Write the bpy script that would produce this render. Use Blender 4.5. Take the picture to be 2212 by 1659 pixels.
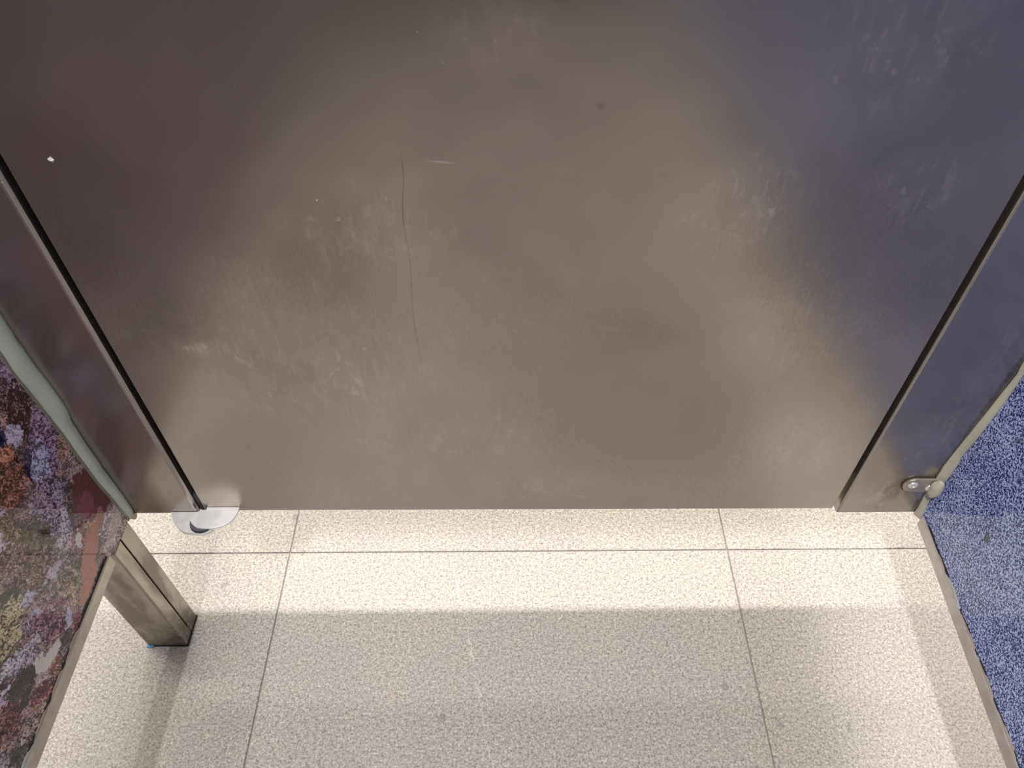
import bpy, bmesh, math, random
from mathutils import Vector, Matrix, noise as mnoise

random.seed(7)
S = bpy.context.scene
for o in list(bpy.data.objects):
    bpy.data.objects.remove(o)
COL = S.collection

# ------------------------------------------------------------------ camera, world, lights, exposure
F_PX, IMG_W = 1621.29, 2212.0
cd = bpy.data.cameras.new('camera')
cam = bpy.data.objects.new('camera', cd)
COL.objects.link(cam)
R_ = Vector((0.9999707451515844, -0.004076887019556127, -0.006472081057489608))
U_ = Vector((0.0073504513622387295, 0.7462880141688073, 0.6655825799799371))
B_ = -Vector((-0.00211653153917059, 0.6656106811794773, -0.746296148585825))
m = Matrix((R_, U_, B_)).transposed().to_4x4()
m.translation = (0, 0, 0.9212)
cam.matrix_world = m
cd.sensor_fit = 'HORIZONTAL'
cd.sensor_width = 36.0
cd.lens = F_PX * 36.0 / IMG_W
cd.clip_start = 0.01
S.camera = cam

S.view_settings.view_transform = 'Standard'
S.view_settings.look = 'None'
S.view_settings.gamma = 1.0
S.view_settings.use_curve_mapping = False
S.view_settings.exposure = 0.0
S.cycles.max_bounces = 7
S.cycles.diffuse_bounces = 4
S.cycles.glossy_bounces = 4

w = bpy.data.worlds.new('world')
S.world = w
w.use_nodes = True
w.node_tree.nodes['Background'].inputs[0].default_value = (0.05, 0.05, 0.055, 1)
w.node_tree.nodes['Background'].inputs[1].default_value = 1.0


def area(name, loc, sx, sy, power, color):
    l = bpy.data.lights.new(name, 'AREA')
    l.shape = 'RECTANGLE'
    l.size, l.size_y = sx, sy
    l.energy = power
    l.color = color
    o = bpy.data.objects.new(name, l)
    o.location = loc
    COL.objects.link(o)
    return o


# long linear ceiling fixture just outside the cubicle doors
area('ceiling_lamp', (0.35, 0.830, 2.58), 3.6, 0.10, 98, (1.0, 0.95, 0.82))
# square panel further out over the aisle
area('ceiling_lamp', (-0.75, 2.05, 2.58), 0.60, 0.25, 22, (1.0, 0.96, 0.90))
# downlights above the cubicle partitions
area('ceiling_lamp', (-0.416, -0.70, 2.60), 0.06, 0.40, 60, (1.0, 0.97, 0.94))
area('ceiling_lamp', (1.25, -0.70, 2.60), 0.50, 0.36, 24, (1.0, 0.95, 0.92))

# ------------------------------------------------------------------ node helpers


class N:
    def __init__(self, name):
        self.m = bpy.data.materials.new(name)
        self.m.use_nodes = True
        self.t = self.m.node_tree
        self.t.nodes.clear()
        self.out = self.t.nodes.new('ShaderNodeOutputMaterial')
        self.b = self.t.nodes.new('ShaderNodeBsdfPrincipled')
        self.t.links.new(self.b.outputs[0], self.out.inputs[0])

    def new(self, k, **kw):
        n = self.t.nodes.new(k)
        for a, v in kw.items():
            setattr(n, a, v)
        return n

    def set(self, inp, v):
        if v is None:
            return
        if hasattr(v, 'is_output'):
            self.t.links.new(v, inp)
        else:
            if isinstance(v, (tuple, list)) and len(v) == 3 and inp.type == 'RGBA':
                v = (*v, 1)
            inp.default_value = v

    def p(self, **kw):
        for k, v in kw.items():
            self.set(self.b.inputs[k.replace('_', ' ')], v)

    def pos(self):
        return self.new('ShaderNodeNewGeometry').outputs['Position']

    def obj(self):
        return self.new('ShaderNodeTexCoord').outputs['Object']

    def sep(self, v):
        n = self.new('ShaderNodeSeparateXYZ')
        self.set(n.inputs[0], v)
        return n.outputs

    def comb(self, x, y, z):
        n = self.new('ShaderNodeCombineXYZ')
        for i, v in enumerate((x, y, z)):
            self.set(n.inputs[i], v)
        return n.outputs[0]

    def math(self, op, a, b=None, c=None, clamp=False):
        n = self.new('ShaderNodeMath', operation=op, use_clamp=clamp)
        for i, v in enumerate((a, b, c)):
            self.set(n.inputs[i], v)
        return n.outputs[0]

    def vm(self, op, a, b=None, scale=None):
        n = self.new('ShaderNodeVectorMath', operation=op)
        self.set(n.inputs[0], a)
        if b is not None:
            self.set(n.inputs[1], b)
        if scale is not None:
            self.set(n.inputs['Scale'], scale)
        return n.outputs['Value'] if op in ('LENGTH', 'DOT_PRODUCT', 'DISTANCE') else n.outputs[0]

    def noise(self, v, scale, detail=2.0, rough=0.5, dist=0.0, col=False, typ=None):
        n = self.new('ShaderNodeTexNoise')
        if typ:
            n.noise_type = typ
        self.set(n.inputs['Vector'], v)
        n.inputs['Scale'].default_value = scale
        n.inputs['Detail'].default_value = detail
        n.inputs['Roughness'].default_value = rough
        n.inputs['Distortion'].default_value = dist
        return n.outputs['Color' if col else 0]

    def vor(self, v, scale, out='Distance', rand=1.0, feature='F1'):
        n = self.new('ShaderNodeTexVoronoi', feature=feature)
        self.set(n.inputs['Vector'], v)
        n.inputs['Scale'].default_value = scale
        n.inputs['Randomness'].default_value = rand
        return n.outputs[out]

    def step(self, v, lo, hi, a=0.0, b=1.0, smooth=True):
        n = self.new('ShaderNodeMapRange', interpolation_type='SMOOTHSTEP' if smooth else 'LINEAR')
        n.clamp = True
        for i, x in enumerate((v, lo, hi, a, b)):
            self.set(n.inputs[i], x)
        return n.outputs[0]

    def mix(self, f, a, b, blend='MIX'):
        n = self.new('ShaderNodeMix', data_type='RGBA', blend_type=blend)
        self.set(n.inputs[0], f)
        self.set(n.inputs[6], a)
        self.set(n.inputs[7], b)
        return n.outputs[2]

    def fmix(self, f, a, b):
        n = self.new('ShaderNodeMix', data_type='FLOAT')
        self.set(n.inputs[0], f)
        self.set(n.inputs[2], a)
        self.set(n.inputs[3], b)
        return n.outputs[0]

    def ramp(self, f, stops, interp='LINEAR'):
        n = self.new('ShaderNodeValToRGB')
        r = n.color_ramp
        r.interpolation = interp
        while len(r.elements) < len(stops):
            r.elements.new(0.5)
        for e, (p, c) in zip(r.elements, stops):
            e.position = p
            e.color = (*c, 1)
        self.set(n.inputs[0], f)
        return n.outputs[0]

    def bump(self, h, strength, dist=0.001):
        n = self.new('ShaderNodeBump')
        n.inputs['Strength'].default_value = strength
        n.inputs['Distance'].default_value = dist
        self.set(n.inputs['Height'], h)
        return n.outputs[0]


def sc(v, *f):
    return f


def simple(name, col, rough=0.5, metal=0.0, spec=None):
    n = N(name)
    n.p(Base_Color=col, Roughness=rough, Metallic=metal)
    return n.m


# ------------------------------------------------------------------ materials
# --- stone look floor tile (warm grey, fine speckle)


def mat_tile(vein=False):
    n = N('stone_tile_veined' if vein else 'stone_tile')
    P = n.pos()
    inf = n.new('ShaderNodeObjectInfo').outputs['Random']
    off = n.vm('ADD', P, n.comb(n.math('MULTIPLY', inf, 7.3), n.math('MULTIPLY', inf, 3.1), 0.0))
    f1 = n.noise(off, 430, 2.0, 0.6)
    f2 = n.noise(off, 210, 2.0, 0.6)
    big = n.noise(off, 7, 3.0, 0.55, 0.4)
    mid = n.noise(off, 26, 3.0, 0.6)
    g = n.math('ADD', n.math('MULTIPLY', f1, 0.65), n.math('MULTIPLY', f2, 0.35))
    base = n.ramp(g, [(0.34, (0.20, 0.187, 0.173)), (0.45, (0.345, 0.325, 0.30)), (0.54, (0.45, 0.427, 0.397)), (0.68, (0.64, 0.62, 0.585))])
    # broad cloudiness of the stone, cool and warm
    base = n.mix(n.step(big, 0.38, 0.62, 0.0, 0.35), base, n.mix(1.0, base, (0.84, 0.86, 0.90), 'MULTIPLY'))
    base = n.mix(n.step(mid, 0.50, 0.68, 0.0, 0.30), base, n.mix(1.0, base, (1.10, 1.05, 0.97), 'MULTIPLY'))
    # dark flecks
    dv = n.vor(n.vm('MULTIPLY', off, (1.0, 0.8, 1.0)), 26, 'Distance')
    dr = n.sep(n.vor(n.vm('MULTIPLY', off, (1.0, 0.8, 1.0)), 26, 'Color'))[0]
    dn = n.math('ADD', dv, n.math('MULTIPLY', n.noise(off, 120, 2.0), 0.25))
    fleck = n.math('MULTIPLY', n.step(dn, 0.28, 0.17), n.step(dr, 0.72, 0.74))
    base = n.mix(n.math('MULTIPLY', fleck, 0.5), base, (0.17, 0.17, 0.165))
    # per tile tone
    tone = n.math('ADD', 0.97, n.math('MULTIPLY', inf, 0.06))
    base = n.mix(1.0, base, n.comb(tone, tone, tone), 'MULTIPLY')
    if vein:
        s = n.sep(P)
        t = n.step(s[1], 0.20, 0.55, smooth=False)
        fc = n.new('ShaderNodeFloatCurve')
        pts = [(0.24, -0.0264), (0.306, -0.041), (0.367, -0.0539), (0.415, -0.0614), (0.467, -0.0786), (0.512, -0.087)]
        cv = fc.mapping.curves[0]
        cv.points[0].location = (0.0, 0.5 + (-0.019) * 4)
        cv.points[1].location = (1.0, 0.5 + (-0.094) * 4)
        for y, x in pts:
            cv.points.new((y - 0.20) / 0.35, 0.5 + x * 4)
        fc.mapping.update()
        n.set(fc.inputs['Value'], t)
        x0 = n.math('MULTIPLY', n.math('SUBTRACT', fc.outputs[0], 0.5), 0.25)
        wob = n.math('MULTIPLY', n.math('SUBTRACT', n.noise(P, 45, 4.0, 0.7), 0.5), 0.020)
        d = n.math('ABSOLUTE', n.math('ADD', n.math('SUBTRACT', s[0], x0), wob))
        wid = n.math('ADD', 0.0005, n.math('MULTIPLY', n.noise(P, 60, 1.0), 0.0011))
        v = n.math('SUBTRACT', 1.0, n.step(d, n.math('MULTIPLY', wid, 0.3), wid))
        v = n.math('MULTIPLY', v, n.step(n.noise(P, 21, 1.0), 0.40, 0.58, 0.05, 0.62))
        base = n.mix(v, base, (0.76, 0.73, 0.68))
    n.p(Base_Color=base, Roughness=n.step(f2, 0.3, 0.7, 0.42, 0.58), Normal=n.bump(g, 0.12, 0.0006))
    n.b.inputs['Specular IOR Level'].default_value = 0.4
    return n.m


M_tile = mat_tile()
M_tile_v = mat_tile(True)
M_grout = simple('grout', (0.28, 0.27, 0.25), 0.9)

# --- tarnished brushed steel sheet


def mat_sheet(name, tint=(0.395, 0.355, 0.315), rough=0.25, door=False, seed=0.0, pil=None):
    n = N(name)
    P = n.pos()
    off = n.vm('ADD', P, (seed, 0.0, seed * 0.7))
    s = n.sep(off)
    flat = n.comb(s[0], s[2], 0.0)
    # fine vertical grain
    grain = n.noise(n.vm('MULTIPLY', flat, (900.0, 22.0, 1.0)), 1.0, 2.0, 0.6)
    cloud = n.noise(flat, 5.5, 4.0, 0.55, 0.6)
    cloud2 = n.noise(n.vm('MULTIPLY', flat, (1.0, 0.55, 1.0)), 38, 4.0, 0.62, 0.4)
    spots = n.noise(n.vm('MULTIPLY', flat, (1.0, 0.75, 1.0)), 105, 3.0, 0.55, 0.8)
    col = n.mix(n.step(cloud, 0.35, 0.68), tint, tuple(c * k for c, k in zip(tint, (0.86, 0.85, 0.86))))
    rg = n.math('ADD', rough, n.math('MULTIPLY', n.math('SUBTRACT', cloud, 0.5), 0.10))
    rg = n.math('ADD', rg, n.math('MULTIPLY', n.math('SUBTRACT', grain, 0.5), 0.05))
    # dull, paler water-mark film: islands of it, thickest in the worn patches
    wp = n.sep(P)
    patch = None
    if door:
        lst = [(-0.104, 0.60, 0.085, 0.05, 0.9), (-0.175, 0.455, 0.15, 0.10, 0.95), (-0.255, 0.477, 0.035, 0.018, 1.9),
               (0.155, 0.615, 0.06, 0.06, 0.95), (0.205, 0.50, 0.06, 0.07, 0.55), (-0.05, 0.36, 0.16, 0.09, 0.55), (0.28, 0.33, 0.08, 0.09, 0.6),
               (0.02, 0.275, 0.10, 0.045, 0.7), (-0.20, 0.53, 0.05, 0.06, 0.6), (-0.01, 0.735, 0.05, 0.03, 0.6), (0.23, 0.72, 0.07, 0.06, 0.7), (0.28, 0.63, 0.05, 0.035, 0.8)]
    elif pil == 'right':
        lst = [(0.39, 0.255, 0.05, 0.04, 1.3), (0.40, 0.36, 0.05, 0.09, 0.8), (0.41, 0.47, 0.03, 0.1, 0.6)]
    else:
        lst = [(-0.375, 0.26, 0.05, 0.03, 0.35)]
    for (cx, cz, rx, rz, a) in lst:
        dx = n.math('MULTIPLY', n.math('SUBTRACT', wp[0], cx), 1 / rx)
        dz = n.math('MULTIPLY', n.math('SUBTRACT', wp[2], cz), 1 / rz)
        d = n.math('SQRT', n.math('ADD', n.math('MULTIPLY', dx, dx), n.math('MULTIPLY', dz, dz)))
        d = n.math('ADD', d, n.math('MULTIPLY', n.math('SUBTRACT', cloud2, 0.5), 1.6))
        k = n.step(d, 1.15, 0.15, 0.0, a)
        patch = k if patch is None else n.math('MAXIMUM', patch, k)
    patch = n.math('ADD', patch, 0.04)
    marks = n.math('MULTIPLY', n.step(spots, 0.50, 0.74), n.step(cloud2, 0.38, 0.62))
    streak = n.step(n.noise(n.vm('MULTIPLY', flat, (260.0, 34.0, 1.0)), 1.0, 3.0, 0.6), 0.50, 0.72)
    film = n.math('MULTIPLY', patch, n.math('ADD', n.math('MULTIPLY', marks, 0.45), n.math('ADD', n.math('MULTIPLY', streak, 0.28), n.math('MULTIPLY', n.step(cloud2, 0.35, 0.65), 0.22))), clamp=True)
    if door:
        # rounded pale dabs, a few millimetres across
        dq = n.vm('ADD', n.vm('MULTIPLY', flat, (1.0, 0.75, 1.0)), n.vm('SCALE', n.vm('SUBTRACT', n.noise(flat, 160, 2.0, col=True), (0.5, 0.5, 0.5)), scale=0.006))
        dq = n.vm('MULTIPLY', dq, (1.0, 1.0, 0.0))
        dd_ = n.vor(dq, 82, 'Distance')
        dr_ = n.sep(n.vor(dq, 82, 'Color'))
        dab = n.math('MULTIPLY', n.step(dd_, n.math('ADD', 0.16, n.math('MULTIPLY', dr_[1], 0.16)), 0.08), n.step(dr_[0], 0.66, 0.70))
        film = n.math('ADD', film, n.math('MULTIPLY', dab, n.math('MULTIPLY', patch, 0.40)), clamp=True)
        # dried-splash haze plus painted-in brighter reflection on the lower door, fading upwards
        haze_refl_z = n.math('ADD', wp[2], n.math('ADD', n.math('MULTIPLY', n.math('SUBTRACT', cloud2, 0.5), 0.10), n.math('MULTIPLY', n.math('SUBTRACT', cloud, 0.5), 0.35)))
        # haze thinned to paint a dark reflection right of the middle
        refl_x = n.math('MULTIPLY', n.math('SUBTRACT', wp[0], 0.13), 1 / 0.17)
        refl_z = n.math('MULTIPLY', n.math('SUBTRACT', wp[2], 0.42), 1 / 0.14)
        refl_d = n.math('ADD', n.math('SQRT', n.math('ADD', n.math('MULTIPLY', refl_x, refl_x), n.math('MULTIPLY', refl_z, refl_z))), n.math('MULTIPLY', n.math('SUBTRACT', cloud, 0.5), 1.2))
        film = n.math('ADD', film, n.math('MULTIPLY', n.step(haze_refl_z, 0.70, 0.36, 0.0, 0.42), n.step(refl_d, 0.4, 1.1, 0.35, 1.0)), clamp=True)
    # tiny bright nicks
    vv = n.vm('MULTIPLY', flat, (1.0, 0.8, 1.0))
    vd = n.vor(vv, 75, 'Distance')
    vr = n.sep(n.vor(vv, 75, 'Color'))
    left = n.step(wp[0], -0.02, -0.22, 0.30, 1.0)
    nick = n.math('MULTIPLY', n.step(n.math('ADD', vd, n.math('MULTIPLY', n.noise(flat, 700, 1.0), 0.12)), 0.115, 0.085), n.step(vr[0], 0.86, 0.89))
    nick = n.math('MULTIPLY', n.math('MULTIPLY', nick, left), n.step(n.noise(flat, 9, 1.0), 0.45, 0.6))
    # a few hairline scratches, nearly level
    sd = n.comb(n.math('MULTIPLY', s[0], 22.0), n.math('MULTIPLY', n.math('ADD', s[2], n.math('MULTIPLY', s[0], 0.10)), 260.0), 0.0)
    sdist = n.vor(sd, 0.22, 'Distance')
    scol = n.sep(n.vor(sd, 0.22, 'Color'))[1]
    sl = n.noise(sd, 0.5, 2.0)
    scr = n.math('MULTIPLY', n.step(sdist, 0.10, 0.05), n.step(scol, 0.90, 0.92))
    scr = n.math('MULTIPLY', scr, n.step(sl, 0.42, 0.55))
    # dark sooty spots
    ds = n.noise(flat, 46, 2.0, 0.5)
    dark = n.math('MULTIPLY', n.step(ds, 0.70, 0.80), n.step(n.noise(flat, 4.0, 1.0), 0.48, 0.60))
    if pil == 'right':
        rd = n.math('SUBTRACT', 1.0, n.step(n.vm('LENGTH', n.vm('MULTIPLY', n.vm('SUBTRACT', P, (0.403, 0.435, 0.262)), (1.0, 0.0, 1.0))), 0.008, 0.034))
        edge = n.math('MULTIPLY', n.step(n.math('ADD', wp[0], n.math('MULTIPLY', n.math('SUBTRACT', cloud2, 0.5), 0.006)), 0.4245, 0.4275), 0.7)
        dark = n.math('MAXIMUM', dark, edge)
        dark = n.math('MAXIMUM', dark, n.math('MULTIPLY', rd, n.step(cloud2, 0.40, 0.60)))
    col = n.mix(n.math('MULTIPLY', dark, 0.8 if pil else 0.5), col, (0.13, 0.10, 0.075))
    if door:
        fc = n.new('ShaderNodeFloatCurve')
        cv = fc.mapping.curves[0]
        z0, z1 = 0.42, 0.72
        pts = [(0.4263, -0.0804), (0.456, -0.0783), (0.5149, -0.0789), (0.5706, -0.0758), (0.6036, -0.0765), (0.6152, -0.0758), (0.6478, -0.072)]
        cv.points[0].location = (0.0, 0.5 + (-0.0806 + 0.075) * 30)
        cv.points[1].location = (1.0, 0.5 + (-0.0745 + 0.075) * 30)
        for z, x in pts:
            cv.points.new((z - z0) / (z1 - z0), 0.5 + (x + 0.075) * 30)
        fc.mapping.update()
        n.set(fc.inputs['Value'], n.step(wp[2], z0, z1, smooth=False))
        x0 = n.math('SUBTRACT', n.math('MULTIPLY', n.math('SUBTRACT', fc.outputs[0], 0.5), 1 / 30), 0.075)
        dl = n.math('ABSOLUTE', n.math('SUBTRACT', wp[0], x0))
        ln = n.math('MULTIPLY', n.step(dl, 0.00045, 0.0002), n.math('MULTIPLY', n.step(wp[2], 0.425, 0.43), n.step(wp[2], 0.665, 0.645)))
        col = n.mix(n.math('MULTIPLY', ln, 0.5), col, (0.10, 0.085, 0.07))
    filmc = n.mix(cloud, (0.78, 0.70, 0.585), (0.69, 0.625, 0.54))
    metal = n.math('SUBTRACT', 0.90, n.math('MULTIPLY', film, 0.12))
    col = n.mix(n.math('MULTIPLY', film, 0.75), col, filmc)
    bright = n.math('MAXIMUM', nick, n.math('MULTIPLY', scr, 0.30))
    col = n.mix(bright, col, (0.75, 0.70, 0.64))
    metal = n.math('MULTIPLY', metal, n.math('SUBTRACT', 1.0, bright))
    rg = n.math('ADD', rg, n.math('MULTIPLY', film, 0.09))
    wav = n.noise(flat, 3.2, 2.0, 0.5)
    wav2 = n.noise(flat, 16, 2.0, 0.5)
    h = n.math('ADD', n.math('MULTIPLY', wav, 1.0), n.math('ADD', n.math('MULTIPLY', wav2, 0.07), n.math('MULTIPLY', grain, 0.004)))
    n.p(Base_Color=col, Metallic=metal, Roughness=rg, Normal=n.bump(h, 0.35, 0.006))
    return n.m


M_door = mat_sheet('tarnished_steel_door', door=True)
M_pil_l = mat_sheet('tarnished_steel_left', tint=(0.42, 0.375, 0.345), seed=3.7)
M_pil_r = mat_sheet('tarnished_steel_right', tint=(0.42, 0.39, 0.36), seed=9.1, pil='right')


def mat_post():
    n = N('stained_steel_leg')
    P = n.obj()
    c = n.noise(P, 55, 4.0, 0.6, 0.5)
    c2 = n.noise(n.vm('MULTIPLY', P, (1.0, 1.0, 0.35)), 26, 3.0, 0.6)
    sp = n.noise(P, 190, 2.0)
    s = n.sep(P)
    low = n.step(s[2], 0.11, 0.0)
    stain = n.math('MAXIMUM', n.math('MULTIPLY', n.step(c2, 0.42, 0.62), 0.7), n.math('MULTIPLY', low, n.step(c, 0.36, 0.6, 0.3, 1.0)))
    col = n.mix(stain, (0.40, 0.36, 0.30), (0.15, 0.125, 0.10))
    sk = n.math('MULTIPLY', n.step(sp, 0.64, 0.72), n.step(s[2], 0.12, 0.03))
    col = n.mix(n.math('MULTIPLY', sk, 0.6), col, (0.55, 0.50, 0.44))
    n.p(Base_Color=col, Metallic=n.fmix(stain, 0.95, 0.65), Roughness=n.fmix(stain, 0.27, 0.42), Normal=n.bump(c, 0.05, 0.001))
    return n.m


M_post = mat_post()


def mat_brushed(name, col, rough=0.3, metal=1.0):
    n = N(name)
    P = n.obj()
    g = n.noise(n.vm('MULTIPLY', P, (30.0, 30.0, 1200.0)), 1.0, 2.0, 0.6)
    c = n.noise(P, 70, 3.0)
    n.p(Base_Color=n.mix(n.step(c, 0.35, 0.7), col, tuple(k * 0.84 for k in col)), Metallic=metal, Roughness=n.step(g, 0.3, 0.7, rough - 0.05, rough + 0.08), Normal=n.bump(g, 0.06, 0.0004))
    return n.m


M_chan_l = mat_brushed('channel_steel_warm', (0.60, 0.535, 0.44), 0.36, 0.45)
M_chan_r = mat_brushed('channel_steel_cool', (0.60, 0.56, 0.53), 0.40, 0.5)
M_alu = mat_brushed('satin_aluminium', (0.84, 0.84, 0.82), 0.42, 0.15)
M_brk = mat_brushed('bracket_steel', (0.52, 0.46, 0.40), 0.42, 0.6)
M_rivet = simple('rivet_steel', (0.78, 0.78, 0.78), 0.34, 0.5)
M_rubber = simple('black_rubber', (0.003, 0.003, 0.003), 0.95)
M_hole = simple('rivet_hole', (0.03, 0.025, 0.02), 0.6)
M_gasket = simple('grimy_dark_sealant', (0.02, 0.02, 0.022), 0.55)
M_blue = simple('blue_plastic', (0.10, 0.24, 0.42), 0.45)
M_flake = simple('dried_cream_flake', (0.62, 0.58, 0.50), 0.6)


def mat_silicone(name, c0, c1):
    n = N(name)
    P = n.pos()
    c = n.noise(n.vm('MULTIPLY', P, (1.0, 1.0, 0.4)), 30, 3.0)
    d = n.noise(P, 140, 2.0)
    col = n.mix(n.step(c, 0.35, 0.65), c0, c1)
    col = n.mix(n.math('MULTIPLY', n.step(d, 0.66, 0.76), 0.3), col, (0.30, 0.26, 0.20))
    n.p(Base_Color=col, Roughness=0.32, Subsurface_Weight=0.35, Subsurface_Radius=(0.004, 0.005, 0.004), Subsurface_Scale=0.6, Normal=n.bump(c, 0.1, 0.001))
    return n.m


M_sil_l = mat_silicone('green_grey_silicone', (0.52, 0.56, 0.44), (0.43, 0.48, 0.38))
M_sil_r = mat_silicone('cream_silicone', (0.52, 0.51, 0.39), (0.44, 0.44, 0.36))
M_lip = N('clear_silicone_lip')
M_lip.p(Base_Color=(0.20, 0.19, 0.14), Roughness=0.12)
M_lip = M_lip.m

# --- printed laminate, left: coloured rock photograph under gloss
BLOBS = [
    # y, z, semi-axis a, semi-axis b, angle of a from +y towards +z (deg), colour, texture strength
    (0.4023, 0.4455, .0269, .0180, -138, (.050, .012, .014), 1.0), (0.4177, .4742, .0153, .0107, 103, (.34, .23, .32), .8),
    (0.3796, .4372, .0149, .0074, 117, (.48, .40, .48), .6), (0.3965, .3956, .0370, .0197, 48, (.26, .16, .25), 1.0),
    (0.3836, .3929, .0162, .0128, 51, (.34, .34, .48), .9), (0.3597, .4324, .0126, .0110, 108, (.45, .19, .10), .9),
    (0.3466, .4122, .0238, .0184, 113, (.20, .055, .030), 1.0), (0.3707, .4456, .0074, .0049, -136, (.012, .010, .035), .2),
    (0.3745, .4055, .0098, .0061, -136, (.03, .022, .06), .6), (0.4090, .3085, .0320, .0250, 115, (.075, .006, .010), .12),
    (0.3950, .3060, .0150, .0120, 97, (.15, .025, .045), .15), (0.3705, .3510, .0228, .0103, -137, (.20, .17, .24), 1.0),
    (0.3555, .3557, .0219, .0187, 83, (.27, .19, .25), 1.0), (0.3286, .3774, .0250, .0132, 117, (.17, .10, .06), 1.0),
    (0.3097, .3491, .0397, .0189, 114, (.19, .085, .075), 1.1), (0.3353, .3508, .0235, .0098, 118, (.085, .07, .04), .7),
    (0.3975, .2798, .0115, .0084, -146, (.24, .10, .085), .2), (0.4076, .2544, .0230, .0110, -165, (.40, .34, .30), .5),
    (0.3567, .2680, .0374, .0127, -153, (.33, .115, .075), .12), (0.3638, .2977, .0064, .0054, -159, (.50, .44, .38), .2),
    (0.3230, .3115, .0213, .0034, 156, (.36, .31, .37), .6), (0.3289, .2869, .0165, .0152, -145, (.17, .13, .10), 1.1),
    (0.2786, .3528, .0145, .0074, 120, (.030, .028, .020), .2), (0.2841, .3331, .0144, .0040, 156, (.42, .42, .52), .7),
    (0.2784, .3096, .0109, .0052, 178, (.42, .40, .50), .5), (0.3144, .2743, .0150, .0097, 119, (.36, .25, .17), .8),
    (0.2584, .3366, .0244, .0157, -166, (.40, .36, .17), 1.0), (0.2881, .2881, .0295, .0155, 137, (.23, .085, .135), 1.1),
    (0.3000, .2666, .0073, .0046, -166, (.38, .37, .46), .4), (0.2858, .2589, .0112, .0076, 149, (.06, .045, .05), .8),
    (0.2593, .2718, .0220, .0083, 156, (.50, .46, .41), .12), (0.2475, .3067, .0279, .0065, 144, (.42, .40, .42), .9),
    (0.2609, .2574, .0083, .0026, 167, (.16, .05, .035), .4), (0.2409, .2727, .0167, .0045, 119, (.36, .27, .25), .8),
    (0.2383, .2579, .0165, .0076, 136, (.20, .04, .055), 1.0), (0.2273, .2890, .0199, .0137, 163, (.030, .024, .020), .3),
    (0.2130, .2526, .0203, .0074, 168, (.33, .26, .21), 1.0), (0.1987, .2868, .0190, .0151, 171, (.14, .035, .035), 1.0),
    (0.1837, .2588, .0131, .0064, 138, (.028, .022, .020), .3), (0.2201, .3091, .0061, .0025, 147, (.48, .46, .50), .2),
]


def mat_print_rock():
    n = N('gloss_rock_print')
    P = n.pos()
    s = n.sep(P)
    uv = n.comb(s[1], s[2], 0.0)
    nz = n.noise(uv, 42, 3.0, 0.6, col=True)
    nz2 = n.noise(uv, 190, 2.0, 0.6, col=True)
    wob = n.vm('ADD', n.vm('SCALE', n.vm('SUBTRACT', nz, (0.5, 0.5, 0.5)), scale=0.022), n.vm('SCALE', n.vm('SUBTRACT', nz2, (0.5, 0.5, 0.5)), scale=0.008))
    q = n.vm('MULTIPLY', n.vm('ADD', uv, wob), (1.0, 1.0, 0.0))
    # underlying mosaic of stones over the whole panel
    r = n.sep(n.vor(q, 30, 'Color'))[0]
    col = n.ramp(r, [(0.0, (.25, .14, .15)), (0.2, (.42, .26, .27)), (0.36, (.55, .40, .52)), (0.5, (.16, .10, .11)), (0.62, (.55, .30, .24)), (0.74, (.45, .38, .38)), (0.86, (.70, .60, .68)), (0.95, (.32, .10, .13))], 'CONSTANT')
    tex = 0.9
    rag = n.math('SUBTRACT', n.noise(uv, 170, 3.0, 0.65, 0.8), 0.5)
    rag = n.math('MULTIPLY', rag, 2.0)
    for (y, z, a, b, ang, c, k) in BLOBS:
        ca, sa = math.cos(math.radians(ang)), math.sin(math.radians(ang))
        d = n.vm('SUBTRACT', q, (y, z, 0.0))
        u = n.vm('DOT_PRODUCT', d, (ca / a, sa / a, 0.0))
        v = n.vm('DOT_PRODUCT', d, (-sa / b, ca / b, 0.0))
        dd = n.math('ADD', n.math('MULTIPLY', u, u), n.math('MULTIPLY', v, v))
        dd = n.math('ADD', dd, n.math('MULTIPLY', rag, 1.5 if k > 0.25 else 0.5))
        f = n.step(dd, 1.25, 1.0)
        col = n.mix(f, col, tuple(min(0.85, k_ * 1.65) for k_ in c))
        tex = n.fmix(f, tex, k)
    # fine crevices and bright crests in the photographed rock, running slantwise
    rot = n.comb(n.math('ADD', n.math('MULTIPLY', s[1], 0.80), n.math('MULTIPLY', s[2], 0.6)),
                 n.math('ADD', n.math('MULTIPLY', s[1], -0.6), n.math('MULTIPLY', s[2], 0.80)), 0.0)
    g1 = n.noise(n.vm('MULTIPLY', rot, (1.0, 0.60, 1.0)), 250, 3.0, 0.62, 1.6)
    g2 = n.noise(uv, 480, 2.0, 0.6, 0.8)
    g3 = n.noise(uv, 75, 2.0, 0.6, 0.5)
    g = n.math('ADD', n.math('ADD', n.math('MULTIPLY', g1, 0.55), n.math('MULTIPLY', g2, 0.25)), n.math('MULTIPLY', g3, 0.20))
    dk = n.step(g, 0.52, 0.455)
    lt = n.step(g, 0.53, 0.585)
    col = n.mix(n.math('MULTIPLY', dk, n.math('MULTIPLY', tex, 0.95), clamp=True), col, n.mix(1.0, col, (0.06, 0.035, 0.065), 'MULTIPLY'))
    lite = n.mix(0.5, n.mix(1.0, col, (1.7, 1.7, 1.75), 'MULTIPLY'), (0.80, 0.66, 0.64))
    col = n.mix(n.math('MULTIPLY', lt, n.math('MULTIPLY', tex, 0.75), clamp=True), col, lite)
    n.p(Base_Color=col, Roughness=0.035)
    n.b.inputs['IOR'].default_value = 1.52
    return n.m


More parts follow.
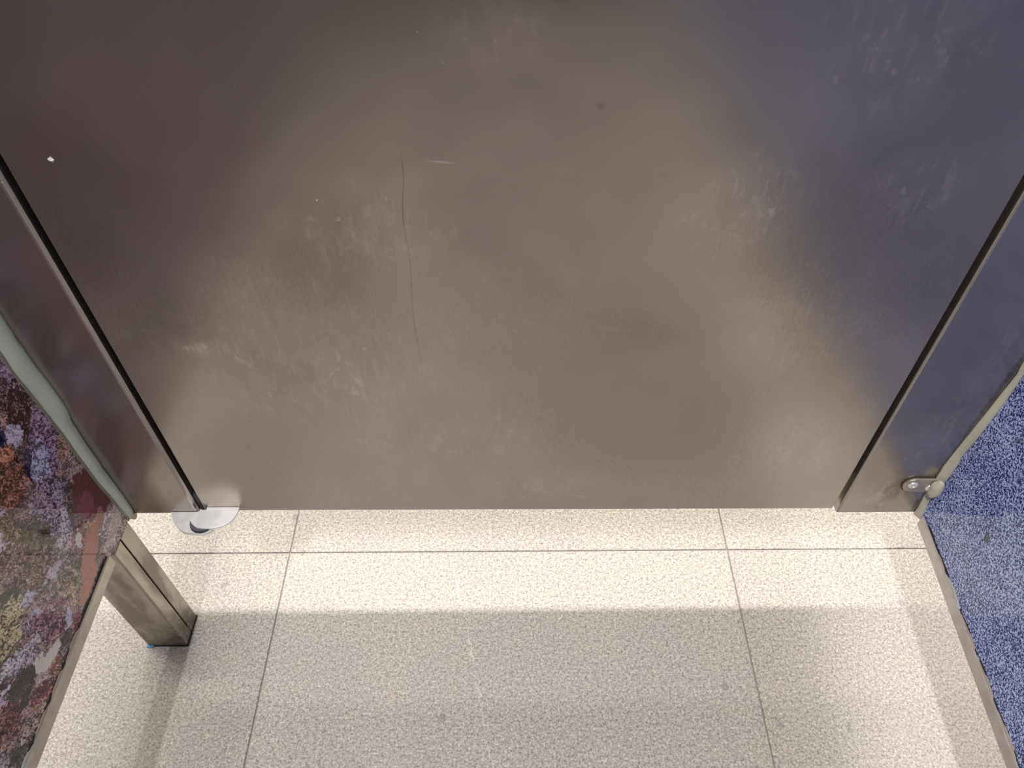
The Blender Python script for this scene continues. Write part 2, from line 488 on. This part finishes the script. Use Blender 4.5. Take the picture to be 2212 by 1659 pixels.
def mat_print_blue():
    n = N('gloss_blue_fleck_print')
    P = n.pos()
    s = n.sep(P)
    uv = n.comb(s[1], s[2], 0.0)
    g1 = n.noise(n.vm('MULTIPLY', uv, (1.0, 0.85, 1.0)), 560, 1.5, 0.55, 0.9)
    big = n.noise(uv, 17, 3.0, 0.6, 0.5)
    mid = n.noise(uv, 60, 2.0, 0.6)
    t = n.math('ADD', g1, n.math('ADD', n.math('MULTIPLY', n.math('SUBTRACT', big, 0.5), 0.13), n.math('MULTIPLY', n.math('SUBTRACT', mid, 0.5), 0.10)))
    col = n.ramp(t, [(0.36, (.008, .012, .12)), (0.455, (.03, .05, .26)), (0.51, (.22, .30, .70)), (0.575, (.56, .66, 1.0))])
    # sparse larger pale chips and dark chips
    q = n.vm('ADD', n.vm('MULTIPLY', uv, (1.0, 0.7, 1.0)), n.vm('SCALE', n.vm('SUBTRACT', n.noise(uv, 120, 2.0, col=True), (0.5, 0.5, 0.5)), scale=0.010))
    q = n.vm('MULTIPLY', q, (1.0, 1.0, 0.0))
    vd = n.vor(q, 46, 'Distance')
    vr = n.sep(n.vor(q, 46, 'Color'))
    chip = n.math('MULTIPLY', n.step(vd, 0.20, 0.14), n.step(vr[0], 0.88, 0.89))
    col = n.mix(chip, col, (.46, .52, .76))
    dchip = n.math('MULTIPLY', n.step(vd, 0.26, 0.16), n.step(vr[1], 0.86, 0.87))
    col = n.mix(n.math('MULTIPLY', dchip, 0.8), col, (.015, .015, .045))
    n.p(Base_Color=col, Roughness=0.035)
    n.b.inputs['IOR'].default_value = 1.52
    return n.m


M_rock = mat_print_rock()
M_bluep = mat_print_blue()
M_wall = simple('painted_wall', (0.62, 0.60, 0.57), 0.7)
M_back = simple('brown_wall_tile', (0.10, 0.08, 0.072), 0.5)
M_ceil = simple('ceiling_white', (0.80, 0.79, 0.77), 0.8)
M_dark_edge = simple('panel_core', (0.06, 0.055, 0.05), 0.7)

# ------------------------------------------------------------------ mesh helpers


def link(name, bm, mat, parent=None, smooth=False):
    me = bpy.data.meshes.new(name)
    bm.normal_update()
    bm.to_mesh(me)
    bm.free()
    me.materials.append(mat)
    if smooth:
        for p in me.polygons:
            p.use_smooth = True
    o = bpy.data.objects.new(name, me)
    COL.objects.link(o)
    if parent:
        o.parent = parent
    return o


def box_bm(x0, x1, y0, y1, z0, z1, bevel=0.0, seg=2, edges=None):
    bm = bmesh.new()
    v = [bm.verts.new((x, y, z)) for z in (z0, z1) for y in (y0, y1) for x in (x0, x1)]
    for f in ((0, 2, 3, 1), (4, 5, 7, 6), (0, 1, 5, 4), (1, 3, 7, 5), (3, 2, 6, 7), (2, 0, 4, 6)):
        bm.faces.new([v[i] for i in f])
    if bevel:
        es = list(bm.edges)
        if edges == 'z':
            es = [e for e in es if abs(e.verts[0].co.z - e.verts[1].co.z) > 1e-6]
        bmesh.ops.bevel(bm, geom=es, offset=bevel, segments=seg, profile=0.5, affect='EDGES')
    return bm


def box(name, x0, x1, y0, y1, z0, z1, mat, parent=None, bevel=0.0, seg=2, edges=None):
    return link(name, box_bm(x0, x1, y0, y1, z0, z1, bevel, seg, edges), mat, parent)


def plate_bm(pts, z0, z1, bevel=0.0, seg=3):
    """closed outline (x, y) raised from z0 to z1, with its upper rim rounded"""
    bm = bmesh.new()
    P = [Vector(p) for p in pts]
    L = len(P)
    area2 = sum(P[i].x * P[(i + 1) % L].y - P[(i + 1) % L].x * P[i].y for i in range(L))
    sg = 1 if area2 > 0 else -1
    nrm = []
    for i in range(L):
        t = (P[(i + 1) % L] - P[i - 1])
        nv = Vector((-t.y, t.x)) * sg
        nrm.append(nv.normalized() if nv.length > 1e-9 else Vector((0, 0)))
    rings = [(0.0, z0)]
    for k in range(seg + 1):
        q = math.pi / 2 * k / seg
        rings.append((bevel * (1 - math.cos(q)), z1 - bevel + bevel * math.sin(q)))
    if not bevel:
        rings = [(0.0, z0), (0.0, z1)]
    vr = [[bm.verts.new((P[i].x + nrm[i].x * d, P[i].y + nrm[i].y * d, z)) for i in range(L)] for d, z in rings]
    for r0, r1 in zip(vr, vr[1:]):
        for i in range(L):
            bm.faces.new((r0[i], r0[(i + 1) % L], r1[(i + 1) % L], r1[i]))
    bm.faces.new(vr[0])
    bm.faces.new(vr[-1])
    bmesh.ops.recalc_face_normals(bm, faces=bm.faces)
    return bm


def smooth_pts(pts, closed=True, n=4):
    """Catmull-Rom through the points"""
    out = []
    L = len(pts)
    for i in range(L if closed else L - 1):
        p = [pts[(i + k - 1) % L] if closed else pts[min(max(i + k - 1, 0), L - 1)] for k in range(4)]
        for j in range(n):
            t = j / n
            out.append(tuple(0.5 * (2 * p[1][d] + (p[2][d] - p[0][d]) * t + (2 * p[0][d] - 5 * p[1][d] + 4 * p[2][d] - p[3][d]) * t * t + (3 * p[1][d] - p[0][d] - 3 * p[2][d] + p[3][d]) * t ** 3) for d in range(2)))
    if not closed:
        out.append(pts[-1])
    return out


def empty(name, loc, label, cat, group=None):
    o = bpy.data.objects.new(name, None)
    o.location = loc
    o.empty_display_size = 0.05
    COL.objects.link(o)
    o['label'], o['category'] = label, cat
    o['kind'] = 'thing'
    if group:
        o['group'] = group
    return o


def tag(o, label, cat, group=None):
    o['label'], o['category'] = label, cat
    if group:
        o['group'] = group
    return o


def keep(child, parent):
    """parent without moving the child"""
    child.parent = parent
    child.matrix_parent_inverse = Matrix.Translation(parent.location).inverted()
    return child


def struct(o):
    o['kind'] = 'structure'
    return o


# ------------------------------------------------------------------ room shell
X0, X1, Y0, Y1, ZC = -2.3, 2.4, -1.25, 3.4, 2.65
fl = struct(box('floor', X0, X1, Y0, Y1, -0.06, -0.0022, M_grout))
TX, TY, TS, JW = -0.3087, 0.5143, 0.6, 0.0017
mesh_cache = {}
for i in range(-4, 5):
    for j in range(-3, 5):
        x0, x1 = max(TX + i * TS, X0), min(TX + (i + 1) * TS, X1)
        y0, y1 = max(TY + j * TS, Y0), min(TY + (j + 1) * TS, Y1)
        if x1 - x0 < 0.02 or y1 - y0 < 0.02:
            continue
        w_, h_ = x1 - x0 - JW, y1 - y0 - JW
        veined = (i == 0 and j == -1)
        key = (round(w_, 4), round(h_, 4), veined)
        if key not in mesh_cache:
            o = link('tile', box_bm(-w_ / 2, w_ / 2, -h_ / 2, h_ / 2, -0.009, 0.0, 0.0006, 1), M_tile_v if veined else M_tile)
            mesh_cache[key] = o.data
        else:
            o = bpy.data.objects.new('tile', mesh_cache[key])
            COL.objects.link(o)
        o.location = ((x0 + x1) / 2, (y0 + y1) / 2, 0.0)
        o.parent = fl
struct(box('ceiling', X0, X1, Y0, Y1, ZC, ZC + 0.08, M_ceil))
struct(box('wall_back', X0 - 0.1, X1 + 0.1, Y0 - 0.1, Y0, -0.06, ZC + 0.08, M_back))
struct(box('wall_front', X0 - 0.1, X1 + 0.1, Y1, Y1 + 0.1, -0.06, ZC + 0.08, M_wall))
struct(box('wall_left', X0 - 0.1, X0, Y0, Y1, -0.06, ZC + 0.08, M_wall))
struct(box('wall_right', X1, X1 + 0.1, Y0, Y1, -0.06, ZC + 0.08, M_wall))

# ------------------------------------------------------------------ cubicle door and pilasters
YF = 0.435            # inner face of the pilasters
TOP = 2.02
door = empty('cubicle_door', (0, 0.452, 0.227), 'wide tarnished steel cubicle door with pale scuffs, filling most of the picture', 'door')
bm = bmesh.new()
xl, xr, y0, y1 = -0.3318, 0.3420, 0.4362, 0.4652
zl, zr = 0.2312, 0.2268
vs = [bm.verts.new(c) for c in ((xl, y0, zl), (xr, y0, zr), (xr, y1, zr), (xl, y1, zl), (xl, y0, TOP), (xr, y0, TOP), (xr, y1, TOP), (xl, y1, TOP))]
for f in ((3, 2, 1, 0), (4, 5, 6, 7), (0, 1, 5, 4), (1, 2, 6, 5), (2, 3, 7, 6), (3, 0, 4, 7)):
    bm.faces.new([vs[i] for i in f])
bmesh.ops.bevel(bm, geom=list(bm.edges), offset=0.0011, segments=2, profile=0.5, affect='EDGES')
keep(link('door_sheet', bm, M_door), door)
# a dried flake stuck near the upper left
bm = bmesh.new()
cxy = (-0.3005, 0.6552)
ring = []
for k in range(9):
    a = k / 9 * 2 * math.pi
    rr = 0.0021 * (0.7 + 0.6 * random.random())
    ring.append(bm.verts.new((cxy[0] + rr * 1.15 * math.cos(a), 0.4361, cxy[1] + rr * 1.1 * math.sin(a))))
tip = bm.verts.new((cxy[0] + 0.0006, 0.4349, cxy[1] - 0.0004))
tip2 = bm.verts.new((cxy[0] - 0.0009, 0.4352, cxy[1] + 0.0008))
for k in range(9):
    bm.faces.new((ring[k], ring[(k + 1) % 9], tip if 2 < k < 9 else tip2))
bm.faces.new((ring[0], tip, tip2))
bm.faces.new((ring[3], tip2, tip))
bmesh.ops.recalc_face_normals(bm, faces=bm.faces)
fk = keep(link('dried_flake', bm, M_flake), door)
fk['label'] = 'small cream dried flake stuck on the steel'

pl = empty('pilaster', (-0.404, 0.45, 0.2296), 'narrow steel pilaster left of the door, purplish, between hinge and grey-green sealant', 'pilaster')
keep(box('pilaster_sheet', -0.470, -0.3382, YF, 0.465, 0.2296, TOP, M_pil_l, None, 0.0042, 4, 'z'), pl)
s_ = keep(box('door_stop', -0.3465, -0.3238, 0.4665, 0.472, 0.2315, TOP - 0.02, M_rubber, None, 0.001, 1), pl)
s_['label'] = 'black rubber strip behind the gap'
pr = empty('pilaster', (0.424, 0.45, 0.2213), 'narrow steel pilaster right of the door, bluish, with a riveted bracket near its foot', 'pilaster')
keep(box('pilaster_sheet', 0.3474, 0.463, YF, 0.465, 0.2213, TOP, M_pil_r, None, 0.0024, 3, 'z'), pr)
s_ = keep(box('door_stop', 0.3375, 0.3560, 0.4665, 0.472, 0.2470, TOP - 0.02, M_rubber, None, 0.001, 1), pr)
s_['label'] = 'black rubber strip behind the gap'

# ------------------------------------------------------------------ pivot hinge at the lower left corner of the door
hg = empty('pivot_hinge', (-0.334, 0.43, 0.224), 'silver two-leaf pivot hinge at the foot of the gap left of the door', 'hinge')
lower = [(-0.3682, 0.4349), (-0.3642, 0.4260), (-0.3589, 0.4186), (-0.3525, 0.4131), (-0.3463, 0.4101), (-0.3376, 0.4091), (-0.3289, 0.4083), (-0.3231, 0.4099), (-0.3190, 0.4130), (-0.3180, 0.4200)]
lower_out = smooth_pts(lower, False, 3) + [(-0.3200, 0.4300), (-0.3260, 0.4349)]
lower_out = [(x, min(y, 0.4349)) for x, y in lower_out]
keep(link('lower_leaf', plate_bm(lower_out, 0.2268, 0.2318, 0.0008), M_alu), hg)
upper = [(-0.3291, 0.4350), (-0.3349, 0.4342), (-0.3396, 0.4312), (-0.3427, 0.4257), (-0.3420, 0.4203), (-0.3381, 0.4160), (-0.3319, 0.4128), (-0.3211, 0.4119), (-0.3134, 0.4123), (-0.3062, 0.4151), (-0.3000, 0.4196), (-0.2962, 0.4260), (-0.2945, 0.4322)]
KU = (0.9212 - 0.2388) / (0.9212 - 0.236)
upper = [(x * KU, y * KU) for x, y in upper]
up_out = smooth_pts(upper, False, 3) + [(upper[-1][0], 0.4361), (upper[0][0], 0.4361)]
up_out = [(x, min(y, 0.4361)) for x, y in up_out]
keep(link('upper_leaf', plate_bm(up_out, 0.2366, 0.2388, 0.0008), M_alu), hg)
blk_ = keep(box('gap_blocker', -0.3378, -0.3322, 0.4385, 0.4640, 0.2290, 0.2600, M_gasket, None, 0.0006, 1), hg)  # added dark block, keeps the lit floor from showing through the gap
blk_['label'] = 'added dark block inside the gap'
# dark washer and grey collar between the leaves
collar = [(-0.3304 + 0.0122 * math.cos(a), 0.4188 + 0.0106 * math.sin(a)) for a in [k / 32 * 2 * math.pi for k in range(32)]]
M_washer = simple('dark_washer', (0.045, 0.047, 0.055), 0.45, 0.4)
M_collar = simple('grey_collar', (0.16, 0.165, 0.19), 0.4, 0.5)
keep(link('washer', plate_bm(collar, 0.2318, 0.2336, 0.0003, 1), M_washer), hg)
keep(link('collar', plate_bm([(-0.3303 + (x + 0.3304) * 0.97, 0.4191 + (y - 0.4188) * 0.95) for x, y in collar], 0.2336, 0.2366, 0.0004, 1), M_collar), hg)

# ------------------------------------------------------------------ left partition panel, channel and leg
XL = -0.4115
pn = empty('partition_panel', (XL - 0.011, -0.4, 0.2306), 'glossy left partition panel printed with purple, red and yellow rock', 'partition panel')
keep(box('printed_board', XL - 0.021, XL, -1.25, 0.4346, 0.2306, TOP, M_rock, None, 0.0008, 2), pn)


def channel(side, ya, yb, z0, z1, proud, mat):
    """U-section under the bottom edge of a panel; x is measured from the panel face, +x into the cubicle"""
    t = 0.0021
    prof = [(proud, z0), (proud, z1), (proud - t, z1), (proud - t, z0 + t), (-0.0228, z0 + t), (-0.0228, z1), (-0.0240, z1), (-0.0240, z0)]
    b = bmesh.new()
    r0 = [b.verts.new((x * side, ya, z)) for x, z in prof]
    r1 = [b.verts.new((x * side, yb, z)) for x, z in prof]
    k = len(prof)
    for i in range(k):
        b.faces.new((r0[i], r0[(i + 1) % k], r1[(i + 1) % k], r1[i]))
    b.faces.new(r0)
    b.faces.new(r1)
    bmesh.ops.recalc_face_normals(b, faces=b.faces)
    es = [e for e in b.edges if abs(e.verts[0].co.y - e.verts[1].co.y) > 0.01]
    bmesh.ops.bevel(b, geom=es, offset=0.0003, segments=1, affect='EDGES')
    return b


ch = keep(link('edge_channel', channel(1, -1.24, 0.3765, 0.2286, 0.2436, 0.003, M_chan_l), M_chan_l), pn)
ch.location.x = 0
ch.data.transform(Matrix.Translation((XL, 0, 0)))
ch['label'] = 'brushed steel U-channel along the bottom edge'


def grime(side, face, ya, yb, z, seed, amp):
    """uneven dark bedding line between print and channel"""
    b = bmesh.new()
    n_ = 110
    prev = None
    for i in range(n_ + 1):
        y = ya + (yb - ya) * i / n_
        h = 0.0006 + amp * max(0.0, mnoise.noise(Vector((y * 55, seed, 0.3))) + 0.25) + 0.0006 * mnoise.noise(Vector((y * 240, seed, 1.3)))
        h = max(h, 0.0002)
        x = face(y)
        row = [b.verts.new((x + side * 0.0001, y, z - 0.006)), b.verts.new((x + side * 0.0009, y, z - 0.006)), b.verts.new((x + side * 0.0009, y, z - 0.0003)), b.verts.new((x + side * 0.0007, y, z + h * 0.6)), b.verts.new((x + side * 0.0001, y, z + h))]
        if prev:
            for k in range(4):
                b.faces.new((prev[k], row[k], row[k + 1], prev[k + 1]))
            b.faces.new((prev[4], row[4], row[0], prev[0]))
        else:
            b.faces.new(row)
        prev = row
    b.faces.new(prev[::-1])
    bmesh.ops.recalc_face_normals(b, faces=b.faces)
    return b


g_ = keep(link('bedding_sealant', grime(1, lambda y: XL, 0.05, 0.374, 0.2436, 2.0, 0.0045), M_gasket), pn)
g_['label'] = 'ragged black sealant above the channel'


def smears(name, face, side, lst, z, mat):
    b = bmesh.new()
    for (ya, yb, h) in lst:
        n_ = 14
        prev = None
        for i in range(n_ + 1):
            t = i / n_
            y = ya + (yb - ya) * t
            hh = 0.0003 + h * math.sin(math.pi * t) ** 0.7 * (0.8 + 0.4 * mnoise.noise(Vector((y * 130, 0.2, 3.3))))
            x = face(y)
            row = [b.verts.new((x + side * 0.0001, y, z - 0.003)), b.verts.new((x + side * 0.0009, y, z - 0.003)), b.verts.new((x + side * 0.0015, y, z + 0.0001)), b.verts.new((x + side * 0.0011, y, z + hh * 0.6)), b.verts.new((x + side * 0.0001, y, z + hh))]
            if prev:
                for k in range(4):
                    b.faces.new((prev[k], row[k], row[k + 1], prev[k + 1]))
                b.faces.new((prev[4], row[4], row[0], prev[0]))
            else:
                b.faces.new(row)
            prev = row
        b.faces.new(prev[::-1])
    bmesh.ops.recalc_face_normals(b, faces=b.faces)
    return b


M_smear = simple('pale_sealant_smear', (0.42, 0.44, 0.40), 0.5)
M_smear_b = simple('tan_sealant_smear', (0.34, 0.29, 0.22), 0.6)
for q_ in [(0.172, 0.198, 0.0038)]:
    g_ = keep(link('sealant_smear', smears('s', lambda y: XL, 1, [q_], 0.2436, M_smear), M_smear), pn)
    g_['label'] = 'pale grey smear of sealant'
for q_ in [(0.199, 0.232, 0.0028), (0.236, 0.262, 0.0020), (0.268, 0.300, 0.0022)]:
    g_ = keep(link('sealant_smear', smears('s', lambda y: XL, 1, [q_], 0.2436, M_smear_b), M_smear_b), pn)
    g_['label'] = 'tan smear of sealant'

leg = empty('support_leg', (-0.4365, 0.404, 0.0), 'square stained steel leg under the left partition panel, standing on the floor', 'leg')
keep(box('leg_tube', -0.4617, -0.4118, 0.3842, 0.4022, 0.0015, 0.2303, M_post, None, 0.0018, 3), leg)
keep(box('leg_cover', -0.4600, -0.4116, 0.4031, 0.4238, 0.0015, 0.2303, M_post, None, 0.0007, 2), leg)
keep(box('leg_foot', -0.4600, -0.4124, 0.4000, 0.4060, 0.0010, 0.0150, M_post, None, 0.0004, 1), leg)
fg = keep(box('foot_gasket', -0.4628, -0.4106, 0.3832, 0.4248, 0.0001, 0.0016, M_gasket, None, 0.0004, 1), leg)
fg['label'] = 'thin black seal around the foot'
sh = keep(box('foot_shim', -0.4630, -0.4540, 0.3815, 0.3880, 0.0002, 0.0024, M_blue, None, 0.0008, 2), leg)
sh['label'] = 'small blue plastic shim'

# ------------------------------------------------------------------ right partition panel
KR = 0.0437
angR = math.atan(KR)


def xr_face(y):
    return 0.4375 - KR * (YF - y)


pnr = empty('partition_panel', (0.4375 + 0.011, 0.4346, 0.2150), 'glossy right partition panel printed with dark blue and pale flecks', 'partition panel')
pnr.rotation_euler = (0, 0, -angR)


def keep_local(o, p):
    o.parent = p
    return o


# built in the panel's own frame: origin at the corner of face and pilaster, -y towards the viewer
Lr = 1.66
keep_local(box('printed_board', -0.011, 0.010, -Lr, -0.0002, 0.0008, TOP - 0.2150, M_bluep, None, 0.0008, 2), pnr)
b = channel(-1, -Lr + 0.01, -0.0105, -0.0015, 0.0135, 0.003, M_chan_r)
b.transform(Matrix.Translation((-0.011, 0, 0)))
chr_ = keep_local(link('edge_channel', b, M_chan_r), pnr)
chr_['label'] = 'brushed steel U-channel along the bottom edge'
g_ = keep_local(link('bedding_sealant', grime(-1, lambda y: -0.011, -0.36, -0.022, 0.0135, 5.0, 0.0032), M_gasket), pnr)
g_['label'] = 'ragged black sealant above the channel'
for q_ in [(-0.115, -0.078, 0.0034)]:
    g_ = keep_local(link('sealant_smear', smears('s', lambda y: -0.011, -1, [q_], 0.0135, M_smear), M_smear), pnr)
    g_['label'] = 'pale green smear of sealant'
for q_ in [(-0.155, -0.120, 0.0016), (-0.20, -0.160, 0.0018), (-0.25, -0.21, 0.0018), (-0.073, -0.055, 0.0014)]:
    g_ = keep_local(link('sealant_smear', smears('s', lambda y: -0.011, -1, [q_], 0.0135, M_smear_b), M_smear_b), pnr)
    g_['label'] = 'tan smear of sealant'

# ------------------------------------------------------------------ sealant beads in the corners


def interp(tab, z):
    tab = sorted(tab)
    if z <= tab[0][0]:
        return tab[0][1]
    if z >= tab[-1][0]:
        return tab[-1][1]
    for (z0, v0), (z1, v1) in zip(tab, tab[1:]):
        if z0 <= z <= z1:
            return v0 + (v1 - v0) * (z - z0) / (z1 - z0)


def bead_bm(side, ax, by, face, z0, z1, bulge, t0=0.0, t1=1.0, tail=True):
    """convex fillet of sealant between the pilaster (x = ax(z)) and the panel (y = by(z))"""
    b = bmesh.new()
    nz_ = 150
    prev = None
    K = 9
    for i in range(nz_ + 1):
        u = i / nz_
        z = z0 + (z1 - z0) * u ** 1.9
        A = Vector((ax(z), YF - 0.0002, z))
        yb = by(z)
        Bp = Vector((face(yb), yb, z))
        corner = Vector((face(YF) - side * 0.0 , YF - 0.0002, z))
        row = []
        end = min(1.0, (u * nz_) / 2.0 + 0.35)
        for k in range(K + 1):
            t = t0 + (t1 - t0) * k / K
            ch_ = A.lerp(Bp, t)
            dirn = Vector(((Bp - A).y, -(Bp - A).x, 0)) * 1.0
            if dirn.dot(ch_ - corner) < 0:
                dirn = -dirn
            dirn.normalize()
            wv = 1 + 0.25 * mnoise.noise(Vector((z * 40, side * 3.0, 0.0)))
            prof = math.sin(math.pi * k / K) ** 0.75
            row.append(b.verts.new(ch_ + dirn * bulge * prof * wv * end + Vector((0, 0, 0.0)) ))
        row.append(b.verts.new(corner))
        if prev:
            for k in range(K + 1):
                b.faces.new((prev[k], row[k], row[k + 1], prev[k + 1]))
            b.faces.new((prev[K + 1], row[K + 1], row[0], prev[0]))
        else:
            b.faces.new(row)
        prev = row
    b.faces.new(prev[::-1])
    bmesh.ops.recalc_face_normals(b, faces=b.faces)
    return b


LA = [(1.95, -0.402), (0.60, -0.4005), (0.53, -0.4015), (0.49, -0.4035), (0.4619, -0.4035), (0.441, -0.4020), (0.4163, -0.4015), (0.3985, -0.4030), (0.3900, -0.4055), (0.3511, -0.4075), (0.3190, -0.4072), (0.3150, -0.4080), (0.2794, -0.4068), (0.2424, -0.4068), (0.2300, -0.4085)]
LB = [(1.95, 0.4185), (0.4898, 0.4189), (0.4686, 0.4172), (0.4404, 0.4189), (0.4074, 0.4198), (0.3735, 0.4205), (0.3402, 0.4199), (0.3051, 0.4200), (0.2671, 0.4228), (0.2278, 0.4248)]
LM = [(z, y + 0.0026) for z, y in LB]


def wob(z, s):
    return 0.00045 * mnoise.noise(Vector((z * 90, s, 0))) + 0.0005 * mnoise.noise(Vector((z * 30, s, 4)))


bl = empty('sealant_bead', (-0.409, 0.43, 0.228), 'grey-green silicone bead up the corner between left panel and pilaster', 'sealant')
keep(link('silicone_bead', bead_bm(1, lambda z: interp(LA, z) + wob(z, 1), lambda z: interp(LM, z) + wob(z, 2), lambda y: XL + 0.0001, 0.2290, 1.95, 0.0022), M_sil_l, smooth=True), bl)
lp = keep(link('bead_lip', bead_bm(1, lambda z: XL + 0.0010, lambda z: interp(LB, z) + wob(z, 2), lambda y: XL + 0.0001, 0.2290, 1.95, 0.0004), M_lip, smooth=True), bl)
lp['label'] = 'thin clear lip with a bright edge line'
# brown lump at the foot of the bead
bm = bmesh.new()
bmesh.ops.create_icosphere(bm, subdivisions=3, radius=0.0034)
for v in bm.verts:
    v.co *= 1 + 0.35 * mnoise.noise(v.co * 420)
    v.co.z *= 0.9
    v.co += Vector((-0.4078, 0.4312, 0.2296))
M_lump = simple('yellowed_sealant', (0.40, 0.31, 0.16), 0.5)
lm = keep(link('sealant_lump', bm, M_lump, smooth=True), bl)
lm['label'] = 'yellow-brown lump at the foot of the bead'

RA = [(1.95, 0.432), (0.47, 0.4312), (0.4588, 0.4310), (0.4400, 0.4335), (0.4324, 0.4326), (0.3923, 0.4310), (0.3464, 0.4289), (0.3084, 0.4274), (0.2916, 0.4278), (0.2564, 0.4290), (0.2298, 0.4317), (0.2220, 0.4313)]
RB = [(1.95, 0.432), (0.4436, 0.4315), (0.3981, 0.4301), (0.3620, 0.4303), (0.3201, 0.4325), (0.3156, 0.4300), (0.2867, 0.4300), (0.2574, 0.4330), (0.2410, 0.4310), (0.2200, 0.4265)]
br = empty('sealant_bead', (0.434, 0.43, 0.2215), 'cream silicone bead up the corner between blue panel and pilaster', 'sealant')
keep(link('silicone_bead', bead_bm(-1, lambda z: interp(RA, z) + wob(z, 7), lambda z: interp(RB, z) + wob(z, 9), lambda y: xr_face(y) - 0.0001, 0.2190, 1.95, 0.0012), M_sil_r, smooth=True), br)
bm = bmesh.new()
bmesh.ops.create_icosphere(bm, subdivisions=4, radius=1.0)
for v in bm.verts:
    k = 1 + 0.10 * mnoise.noise(v.co * 1.6 + Vector((3, 1, 0)))
    z = v.co.z
    v.co = Vector((v.co.x * 0.0066 * k, v.co.y * 0.0062 * k, z * 0.0135 * k))
    # crease across the middle where two dabs meet
    v.co.x *= 1 - 0.10 * math.exp(-(z * 6) ** 2)
    v.co += Vector((0.4298, 0.4275, 0.2760))
bb = keep(link('sealant_blob', bm, M_sil_r, smooth=True), br)
bb['label'] = 'fat blob over the end of the bracket'

# ------------------------------------------------------------------ riveted bracket on the right pilaster
bk = empty('angle_bracket', (0.415, 0.4335, 0.2635), 'small round-ended steel bracket with two rivets on right pilaster', 'bracket')
x_l, x_r, z_b, z_t = 0.3985, 0.4350, 0.2648, 0.2862
rad = (z_t - z_b) / 2
out = [(x_r, z_b - 0.0012)]
out = [(x_r, z_t - 0.0008), ]
for k in range(15):
    a = math.pi / 2 + math.pi * k / 14
    out.append((x_l + rad + rad * 1.0 * math.cos(a), (z_t + z_b) / 2 + rad * math.sin(a)))
out.append((x_r, z_b - 0.0020))
b = plate_bm(out, 0.0, 0.0030, 0.0005, 2)
# outline lies in x-z: turn the extrusion towards the viewer
b.transform(Matrix(((1, 0, 0, 0), (0, 0, -1, YF), (0, 1, 0, 0), (0, 0, 0, 1))))
bmesh.ops.recalc_face_normals(b, faces=b.faces)
keep(link('plate', b, M_brk), bk)
cxo, czo = 0.4185, (z_t + z_b) / 2
b = plate_bm([(cxo + (x - cxo) * 1.05 if x < cxo else x, czo + (z - czo) * 1.16) for x, z in out], 0.0, 0.0008, 0.0, 2)
b.transform(Matrix(((1, 0, 0, 0), (0, 0, -1, YF), (0, 1, 0, 0), (0, 0, 0, 1))))
bmesh.ops.recalc_face_normals(b, faces=b.faces)
M_brk_shadow = simple('bracket_shadow', (0.05, 0.035, 0.022), 0.7)  # dark backing plate drawn as the shadow line around the bracket
shd_ = keep(link('shadow_outline', b, M_brk_shadow), bk)
shd_['label'] = 'painted shadow line around the plate'
rv_mesh = None
for (rx, rz) in ((0.4078, 0.2768), (0.4272, 0.2716)):
    if rv_mesh is None:
        prof = [(0.0050, 0.0), (0.0048, 0.0006), (0.0042, 0.0014), (0.0034, 0.0019), (0.0024, 0.0020), (0.0019, 0.0017), (0.0016, 0.0008), (0.0012, 0.0004), (0.0008, 0.0008), (0.0, 0.0010)]
        b = bmesh.new()
        rings = []
        for r, h in prof[:-1]:
            rings.append([b.verts.new((r * math.cos(a), -h, r * math.sin(a))) for a in [k / 24 * 2 * math.pi for k in range(24)]])
        for r0, r1 in zip(rings, rings[1:]):
            for k in range(24):
                b.faces.new((r0[k], r0[(k + 1) % 24], r1[(k + 1) % 24], r1[k]))
        c_ = b.verts.new((0, -prof[-1][1], 0))
        for k in range(24):
            b.faces.new((rings[-1][k], rings[-1][(k + 1) % 24], c_))
        bmesh.ops.recalc_face_normals(b, faces=b.faces)
        ro = link('rivet', b, M_rivet, smooth=True)
        rv_mesh = ro.data
    else:
        ro = bpy.data.objects.new('rivet', rv_mesh)
        COL.objects.link(ro)
    ro.location = (rx, YF - 0.0030, rz)
    keep(ro, bk)
